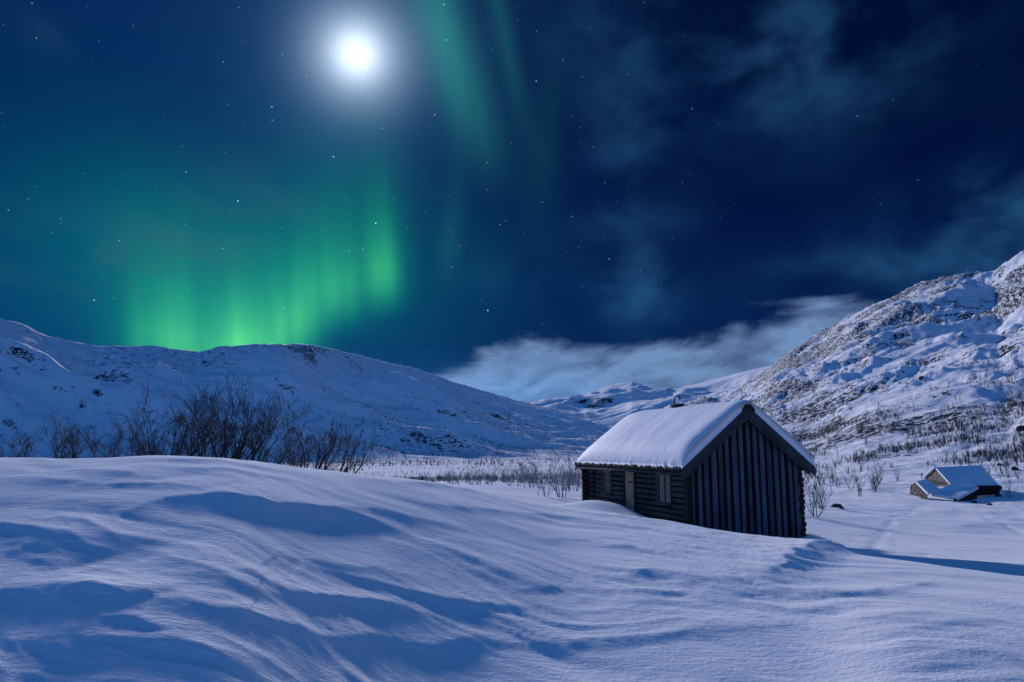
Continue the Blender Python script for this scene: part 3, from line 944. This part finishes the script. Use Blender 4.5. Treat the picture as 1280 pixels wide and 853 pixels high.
# windows
def window(y0, y1, z0, z1, cols, rows):
    f = MB(); t = .085; x = -.055
    f.box(x, .10, y0 - t, y1 + t, z1, z1 + t); f.box(x, .10, y0 - t, y0, z0, z1 - .002); f.box(x, .10, y1, y1 + t, z0, z1 - .002)
    win = f.build('window', M_LOG, cabin, bevel=.006)
    s = MB(); s.box(-.11, .10, y0 - t - .03, y1 + t + .03, z0 - t, z0 - .003); s.build('sill', M_LOG, win, bevel=.006)
    g = MB(); g.box(.035, .05, y0, y1, z0, z1); g.build('pane', M_GLASS, win)
    m = MB(); s_ = .05
    m.box(-.01, .03, y0 + .002, y0 + s_, z0 + .002, z1 - .004); m.box(-.01, .03, y1 - s_, y1 - .002, z0 + .002, z1 - .004)
    m.box(-.012, .028, y0 + s_ + .001, y1 - s_ - .001, z0 + .002, z0 + s_); m.box(-.012, .028, y0 + s_ + .001, y1 - s_ - .001, z1 - s_ - .002, z1 - .005)
    m.build('sash', M_FRAME, win, bevel=.004)
    k = MB()
    for i in range(1, cols):
        yy = y0 + (y1 - y0) * i / cols; wd = .035 if (cols == 2 or i != 1) else .028
        k.box(-.006, .027, yy - wd, yy + wd, z0 + s_ + .001, z1 - s_ - .002)
    for j in range(1, rows):
        zz = z0 + (z1 - z0) * j / rows
        k.box(.0, .024, y0 + s_ + .001, y1 - s_ - .001, zz - .018, zz + .018)
    k.build('glazing_bars', M_FRAME, win)
    return win
window(*WIN[0], 3, 3)
window(*WIN[1], 2, 3)
# door with frame, boards and a stick leaning on it
dy0, dy1, dz0, dz1 = DOOR
f = MB(); f.box(-.06, .1, dy0 - .10, dy0, BASE, dz1); f.box(-.06, .1, dy1, dy1 + .10, BASE, dz1); f.box(-.065, .1, dy0 - .12, dy1 + .12, dz1 + .002, dz1 + .12)
f.build('door_frame', M_DARK, cabin, bevel=.006)
d = MB(); n = 5
for i in range(n):
    a = dy0 + (dy1 - dy0) * i / n; d.box(-.005 - .006 * (i % 2), .04, a + .004, a + (dy1 - dy0) / n - .004, BASE, dz1 - .01)
door = d.build('door', M_DOOR, cabin, bevel=.004)
h = MB(); h.tube([(-.05, dy0 + .14, .72), (-.08, dy0 + .14, .74), (-.08, dy0 + .14, .90), (-.05, dy0 + .14, .92)], .014, 6); h.build('handle', M_METAL, door, True)
h = MB(); h.box(-.035, -.012, dy0 + .05, dy0 + .62, 1.42, 1.50); h.build('hinge', M_METAL, door)
# the stick rests on the door
s = MB(); e0 = cabin.matrix_basis @ Vector((-.10, dy1 - .18, .72)); e1 = cabin.matrix_basis @ Vector((-.42, dy0 + .06, -.35))
s.tube([e0, e0.lerp(e1, .5) + Vector((0, 0, -.02)), e1], .028, 6)
st = s.build('wooden_stick', M_DARK, None, True)
tag(st, 'thin dark stick leaning across the lower part of the cabin door', 'stick')

# ================================================================== half buried hut on the mountain foot
def on_terrain(px, py, lo, hi):
    d = ray(px, py); h = math.hypot(d[0], d[1])
    rr = np.exp(np.linspace(math.log(lo), math.log(hi), 3000))
    zz = terrain_z(rr * d[0] / h, rr * d[1] / h); zr = CZ + rr * d[2] / h
    k = np.nonzero(zr < zz)[0]
    r = rr[k[0]] if len(k) else hi
    return np.array((r * d[0] / h, r * d[1] / h)), r
HS = on_terrain(1198, 627, 45, 300)[0][1] / 86.0
print('hut scale', HS)
hc = at(1160, 612, 92.0 * HS)
hut = empty('stone_hut', (hc[0], hc[1], 0))
tag(hut, 'low half buried hut with a stone gable and snow covered roofs at the mountain foot', 'hut')
def hp(px, py, dep):
    p = at(px, py, dep * HS); return (p[0] - hc[0], p[1] - hc[1], p[2])
def slab(name, quad, th, mat, parent=hut):
    """thick roof or wall slab from four local corners"""
    q = [Vector(p) for p in quad]
    n = (q[1] - q[0]).cross(q[3] - q[0]).normalized()
    b = MB(); b.add([tuple(p) for p in q] + [tuple(p - n * th) for p in q],
                    [(0, 1, 2, 3), (7, 6, 5, 4), (0, 4, 5, 1), (1, 5, 6, 2), (2, 6, 7, 3), (3, 7, 4, 0)])
    return b.build(name, mat, parent, bevel=.06)
# main roof (front slope), ridge running to the right
A0, A1, A2, A3 = hp(1188, 605, 91), hp(1250, 607.5, 92.5), hp(1227, 581.5, 97.5), hp(1169, 584, 96)
mr = slab('roof_snow', (A0, A1, A2, A3), .18, M_CAP)
B0, B1 = hp(1150, 605, 101), hp(1215, 603, 103)
slab('rear_roof', (A3, A2, (B1[0], B1[1], B1[2]), B0), .3, M_CAP)
# stone gable under the left rake
g = MB()
gv = [hp(1187, 609, 91.15), hp(1187.2, 605, 91.2), hp(1170, 585.5, 96.0), hp(1155.5, 598, 98.6), hp(1162, 608, 98.4)]
g.add(gv + [(x + .5, y + .4, z_) for x, y, z_ in gv], [(0, 1, 2, 3, 4), (9, 8, 7, 6, 5)] + [(i, i + 5, (i + 1) % 5 + 5, (i + 1) % 5) for i in range(5)])
g.build('stone_gable', M_STONE, hut)
slab('rake_snow', (hp(1156.0, 598, 98.3), hp(1157, 596.3, 98.6), hp(1170.5, 583.6, 96.1), hp(1169.2, 586, 95.9)), .25, M_CAP)
# eave wall in shade and beam
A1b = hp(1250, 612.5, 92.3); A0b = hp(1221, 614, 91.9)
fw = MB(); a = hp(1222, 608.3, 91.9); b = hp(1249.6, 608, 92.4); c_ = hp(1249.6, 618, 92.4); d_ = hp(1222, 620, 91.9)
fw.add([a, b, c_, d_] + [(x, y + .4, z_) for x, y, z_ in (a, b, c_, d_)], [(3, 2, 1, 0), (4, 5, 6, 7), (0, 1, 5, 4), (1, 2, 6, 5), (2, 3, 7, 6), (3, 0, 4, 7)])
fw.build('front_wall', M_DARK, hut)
w = MB(); w.tube([hp(1220, 610.5, 91.3), hp(1250.5, 609.5, 91.9)], .26, 8); w.build('eave_beam', M_DARK, hut, True)
# lean-to roof in front with its dark side wall
L0, L1, L2, L3 = hp(1164, 617, 88.5), hp(1197, 622.5, 85.5), hp(1223, 608.5, 91), hp(1188, 604.5, 91.2)
lean = slab('lean_to_roof', (L0, L1, L2, L3), .3, M_CAP)
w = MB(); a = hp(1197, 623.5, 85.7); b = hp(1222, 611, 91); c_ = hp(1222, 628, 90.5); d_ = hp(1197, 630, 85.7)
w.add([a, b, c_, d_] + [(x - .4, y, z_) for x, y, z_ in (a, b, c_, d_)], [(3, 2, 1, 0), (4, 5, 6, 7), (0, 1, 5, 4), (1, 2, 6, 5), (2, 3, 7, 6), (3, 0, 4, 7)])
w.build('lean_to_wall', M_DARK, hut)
# small annex on the left
N0, N1, N2, N3 = hp(1160, 616.5, 87.8), hp(1176, 611.5, 90), hp(1158, 598.5, 93), hp(1145, 601.5, 91)
an = slab('annex_roof', (N0, N1, N2, N3), .25, M_CAP)
w = MB(); a = hp(1144.5, 603, 91.1); b = hp(1159, 617.5, 88); c_ = hp(1158, 624, 88); d_ = hp(1137, 618, 91.5); e = hp(1138.5, 607, 91.8)
gv = [a, b, c_, d_, e]
w.add(gv + [(x + .6, y + .9, z_) for x, y, z_ in gv], [(4, 3, 2, 1, 0), (5, 6, 7, 8, 9)] + [(i, (i + 1) % 5, (i + 1) % 5 + 5, i + 5) for i in range(5)])
w.build('annex_gable', M_STONE, hut)
b = MB(); q = hp(1212, 602.5, 90.9)
for i in range(5): b.tube([(q[0] - .9 + i * .45, q[1] + .1, q[2]), (q[0] - .5 + i * .45, q[1], q[2] + .05)], [.12, .2], 7)

# tiny pale hut on the slope of the pass
tp = at(738, 518, 1350.0)
(tx, ty), tr = on_terrain(738, 520, 250, 3300)
tiny = empty('mountain_hut', (tx, ty, tz(tx, ty)), R(12))
tag(tiny, 'tiny pale hut alone on the far slope below the cloud bank', 'hut')
k = tr / 900.0
b = MB(); b.box(-4.5 * k, 4.5 * k, -2 * k, 2 * k, -3 * k, 1.6 * k); b.build('wall', M_PALE, tiny)
b = MB(); b.prism([(-2.6 * k, 1.4 * k), (0, 3.6 * k), (2.6 * k, 1.4 * k), (2.6 * k, 1.8 * k), (0, 4.1 * k), (-2.6 * k, 1.8 * k)], -5.4 * k, 5.4 * k, lambda p, q, t: (t, p, q)); b.build('roof', M_CAP, tiny)

# ================================================================== bare bushes
def branch(mb, rn, p, d, length, rad, depth, kink=.16, up=.10, twigs=None, minr=.004):
    """a crooked tapering branch with side branches"""
    n = max(3, int(5 + length * 1.5)); pts = [Vector(p)]; rads = [rad]; dd = Vector(d).normalized()
    for i in range(n):
        dd = (dd + Vector((rn.gauss(0, kink), rn.gauss(0, kink), rn.gauss(0, kink * .7) + up * .35))).normalized()
        pts.append(pts[-1] + dd * (length / n)); rads.append(max(minr, rad * (1 - .8 * (i + 1) / n)))
    (mb if depth == 0 or twigs is None else twigs).tube(pts, rads, 5 if depth == 0 else 3, cap=False)
    if depth < 3:
        k = int((4.0, 3.2, 2.6)[depth] * max(.8, length) ** .5 + rn.random() + 1)
        for _ in range(k):
            j = rn.randint(1 if depth else 2, n); q = pts[j]
            t = (pts[j] - pts[j - 1]).normalized()
            s = t.orthogonal(); s.rotate(Matrix.Rotation(rn.uniform(0, 6.283), 3, t))
            nd = t * rn.uniform(.7, 1.1) + s.normalized() * rn.uniform(.35, .8) + Vector((0, 0, .12))
            branch(mb, rn, q, nd, length * rn.uniform(.38, .62), max(minr, rads[j] * .62), depth + 1, kink * 1.15, up, twigs, minr)
def bush(px, Y, top_py, stems, spread, lean, seed, label, group='bare bushes behind the left drift crest', mat=None):
    rn = random.Random(seed)
    p = at(px, 560, Y); x, y = p[0], p[1]
    z0 = tz(x, y) - .1
    H = at(px, top_py, Y)[2] - z0
    e = empty('bare_bush', (x, y, z0)); tag(e, label, 'bush', group)
    a, b = MB(), MB()
    stems = int(stems * 1.05 + 1)
    for i in range(stems):
        t = (i + .5) / stems * 2 - 1
        d = Vector((t * spread * 1.35 + lean + rn.gauss(0, .1), rn.gauss(0, spread * .6), 1.0))
        L = .59 * H * rn.uniform(.72, 1.0) * (1.0 + .12 * abs(t))
        branch(a, rn, (t * .18 + rn.gauss(0, .05), rn.gauss(0, .15), 0), d, L * 1.03, .028 + .010 * H * rn.uniform(.5, 1), 0, .13, .12, b, .0055)
    a.build('trunk', mat or M_BARK, e, True); b.build('twigs', mat or M_TWIG, e, True)
    return e
bush(15, 27, 528, 5, .45, .05, 11, 'small bare bush at the far left end of the drift crest')
bush(88, 26, 515, 7, .60, -.05, 12, 'low rounded bare bush left of the broad thicket')
bush(150, 29, 520, 5, .5, .05, 13, 'thin sparse bush between the low rounded bush and the broad thicket')
bush(212, 25, 482, 8, .55, -.12, 14, 'broad bare bush whose long stems lean to the left')
bush(252, 27, 474, 6, .30, .02, 15, 'upright bare bush in the middle of the thicket')
bush(288, 25, 462, 8, .38, .10, 16, 'tallest and darkest bare bush on the drift crest')
bush(318, 24, 488, 3, .25, .62, 17, 'bare bush with one crooked stem leaning far to the right')
bush(352, 28, 528, 4, .5, .05, 18, 'low twiggy bush in the gap under the crooked leaning stem')
bush(380, 27, 520, 4, .35, .15, 19, 'small upright bush right of the crooked leaning stem')
bush(392, 25, 512, 3, .2, .68, 20, 'slender bush of straight stems slanting up to the right')
bush(425, 26, 526, 3, .25, .52, 21, 'last slanting bush at the right end of the thicket')

# frosted birch shrubs: six shapes, many copies
def shrub_mesh(seed, mat, rad=.02):
    rn = random.Random(seed); a = MB()
    for i in range(rn.randint(4, 6)):
        d = Vector((rn.gauss(0, .32), rn.gauss(0, .32), 1))
        branch(a, rn, (rn.gauss(0, .08), rn.gauss(0, .08), -.1), d, rn.uniform(.75, 1.05), rad, 1, .13, .15, None, .006)
    me_ = bpy.data.meshes.new('birch_shrub'); me_.from_pydata(a.v, [], a.f); me_.materials.append(mat)
    return me_
SHF = [shrub_mesh(50 + i, M_FROST) for i in range(5)]
SHD = [shrub_mesh(70 + i, M_TWIG) for i in range(5)]
rn = random.Random(8)
def shrub(x, y, h, meshes, label, group, wid=1.0):
    o = bpy.data.objects.new('birch_shrub', rn.choice(meshes)); COL.objects.link(o)
    o.location = (x, y, tz(x, y)); o.rotation_euler = (0, 0, rn.uniform(0, 6.28)); o.scale = (h * wid, h * wid, h)
    tag(o, label, 'shrub', group); return o
# two that stand out beside the cabin
for px, Y, h, lab in ((679, 48, 2.0, 'bare forked shrub nearest the crest, left of the cabin'), (701, 50, 2.3, 'tall frosted shrub right beside the cabin corner post')):
    p = at(px, 600, Y); shrub(p[0], p[1], h, SHF, lab, None, .8)
n = 0
while n < 95:
    px = rn.uniform(500, 728); Y = rn.uniform(62, 150)
    if rn.random() > .25 + .75 * (px - 500) / 228: continue
    p = at(px, 600, Y); q = project((p[0], p[1], tz(p[0], p[1])))
    if not 588 < q[1] < 626: continue
    shrub(p[0], p[1], rn.uniform(.7, 2.2) * (1 if px > 640 else .7), SHF, 'frosted shrub in the bright snow left of the cabin, short of the dark hillside wood', 'frosted shrubs in the bright snow'); n += 1
n = 0
while n < 150:
    px = rn.uniform(905, 1290); py = rn.uniform(505, 648)
    dens = perlin(px / 45, py / 22, 66) * .9 + .42 - max(0, (py - 600) / 60) + (.25 if px < 1100 else -.12)
    if rn.random() > dens or (1130 < px < 1256 and 575 < py < 640): continue
    (x, y), r_ = on_terrain(px, py, 50, 400)
    if r_ > 390: continue
    shrub(x, y, rn.uniform(1.0, 2.6), SHD, 'bare dark shrub on the lower slope of the right mountain', 'shrubs on the lower mountain slope', .85); n += 1

# far birch wood: one mass on each hillside
def wood(name, label, fn_pts, seed, mat, wid=1.0):
    rn = random.Random(seed); mb = MB()
    for x, y, z_, h in fn_pts:
        k = rn.randint(4, 7)
        for i in range(k):
            a = rn.uniform(0, 6.28); s = h * rn.uniform(.10, .34); hh = h * rn.uniform(.6, 1.0)
            w_ = h * rn.uniform(.006, .013) * wid
            t = (x + math.cos(a) * s, y + math.sin(a) * s, z_ + hh)
            b0 = len(mb.v)
            for j in range(3):
                aa = a + j * 2.094
                mb.v.append((x + math.cos(aa) * w_, y + math.sin(aa) * w_, z_ - .3))
            m_ = (x + math.cos(a) * s * .6, y + math.sin(a) * s * .6, z_ + hh * .55)
            for j in range(3):
                aa = a + j * 2.094
                mb.v.append((m_[0] + math.cos(aa) * w_ * 1.5, m_[1] + math.sin(aa) * w_ * 1.5, m_[2]))
            mb.v.append(t)
            mb.f += [(b0 + j, b0 + (j + 1) % 3, b0 + 3 + (j + 1) % 3, b0 + 3 + j) for j in range(3)] + [(b0 + 3 + j, b0 + 3 + (j + 1) % 3, b0 + 6) for j in range(3)]
    o = mb.build(name, mat); tag(o, label, 'wood', None, 'stuff'); return o
npr = np.random.default_rng(5)
def scatter(n, a0, a1, r0, r1, dens, hmin, hmax):
    a = np.radians(npr.uniform(a0, a1, n)); r = np.exp(npr.uniform(math.log(r0), math.log(r1), n))
    x, y = r * np.sin(a), r * np.cos(a); z_ = terrain_z(x, y)
    keep = npr.random(n) < dens(x, y, z_, a, r)
    h = hmin + (hmax - hmin) * npr.random(n) ** 2
    return list(zip(x[keep], y[keep], z_[keep], h[keep]))
def dens_left(x, y, z_, a, r):
    # birch grows in bands on the lower hillside and thins out upwards
    el = np.degrees(np.arctan2(z_ - CZ, r))
    band = fbm(x / 160, y / 45, 4, 501) + .25
    floor = .12 + .88 * sstep(-7, -2, z_)
    return floor * np.clip(band * 2.6, 0, 1) * sstep(6.0, 2.2, el) * sstep(-25, -8, np.degrees(a)) + .10 * sstep(6, 2, el) * floor
wood('birch_wood', 'dark leafless birch wood covering the lower slopes of the left hills', scatter(60000, -36, 17, 480, 2300, dens_left, 1.2, 4.2), 3, M_TWIG, 1.9)
def dens_floor(x, y, z_, a, r):
    return np.clip(fbm(x / 70, y / 26, 4, 531) * 2.4 + .30, 0, 1) * sstep(-22, -10, np.degrees(a)) * sstep(6, 1, z_)
wood('valley_scrub', 'low bare scrub spread across the flat valley floor beyond the crest', scatter(15000, -22, 9, 150, 700, dens_floor, .5, 1.9), 6, M_TWIG, 1.1)
def dens_right(x, y, z_, a, r):
    el = np.degrees(np.arctan2(z_ - CZ, r))
    return np.clip(fbm(x / 40, y / 32, 4, 511) * 2.6 + .25, 0, 1) * sstep(7.5, 3.0, el) * sstep(-2.2, 0.6, el)
wood('birch_scrub', 'low dark scrub covering the lower flank of the right mountain', scatter(42000, 12, 40, 85, 560, dens_right, .6, 2.0), 4, M_TWIG, 1.3)

# ================================================================== boulders
def boulder(px, py, wpx, hpx, label, seed, lo=40, hi=600, group='dark boulders poking out of the snow'):
    (x, y), r_ = on_terrain(px, py, lo, hi)
    w = wpx / 900 * r_ / 2; h = hpx / 900 * r_
    bm = bmesh.new(); bmesh.ops.create_icosphere(bm, subdivisions=3, radius=1)
    rn = random.Random(seed); ox, oy = rn.uniform(0, 50), rn.uniform(0, 50)
    for v in bm.verts:
        n_ = float(fbm(np.array([v.co.x * 1.3 + ox + v.co.z]), np.array([v.co.y * 1.3 + oy - v.co.z * .7]), 3, seed)[0])
        v.co *= 1 + .30 * n_
        v.co.x *= w; v.co.y *= w * rn.uniform(.68, .72); v.co.z *= h * .75
    me_ = bpy.data.meshes.new('boulder'); bm.to_mesh(me_); bm.free(); me_.materials.append(M_ROCK)
    o = bpy.data.objects.new('boulder', me_); COL.objects.link(o); o.location = (x, y, tz(x, y) + h * .15); o.rotation_euler = (0, 0, rn.uniform(-.4, .4))
    tag(o, label, 'boulder', group)
boulder(1046, 634, 11, 4, 'flat dark boulder in the snow right of the cabin', 1)
boulder(1052, 636, 5, 2, 'small stone at the right end of the flat boulder beside the cabin', 2)
boulder(1269, 588, 7, 4, 'largest dark boulder up the slope right of the buried hut', 3)
boulder(1249, 582, 5, 2.5, 'small boulder just behind the right end of the hut roof', 4)
boulder(1248, 621, 7, 3, 'dark boulder below the dark eave beam of the hut', 5)
boulder(1218, 629, 6, 3, 'stone below the dark corner of the hut lean-to', 6)
boulder(1237, 631.5, 5, 2, 'lowest stone in front of the buried hut', 7)
boulder(1206, 624.5, 4, 2, 'small stone touching the lean-to wall of the hut', 8)
boulder(1277, 538, 10, 5, 'dark boulder at the right edge of the photo on the mountain flank', 9)
boulder(1152, 474, 6, 3, 'dark boulder alone on the snow slope in the middle of the mountain', 10, 60, 700)
boulder(1214, 584, 4, 2, 'tiny stone showing behind the ridge of the buried hut', 12)
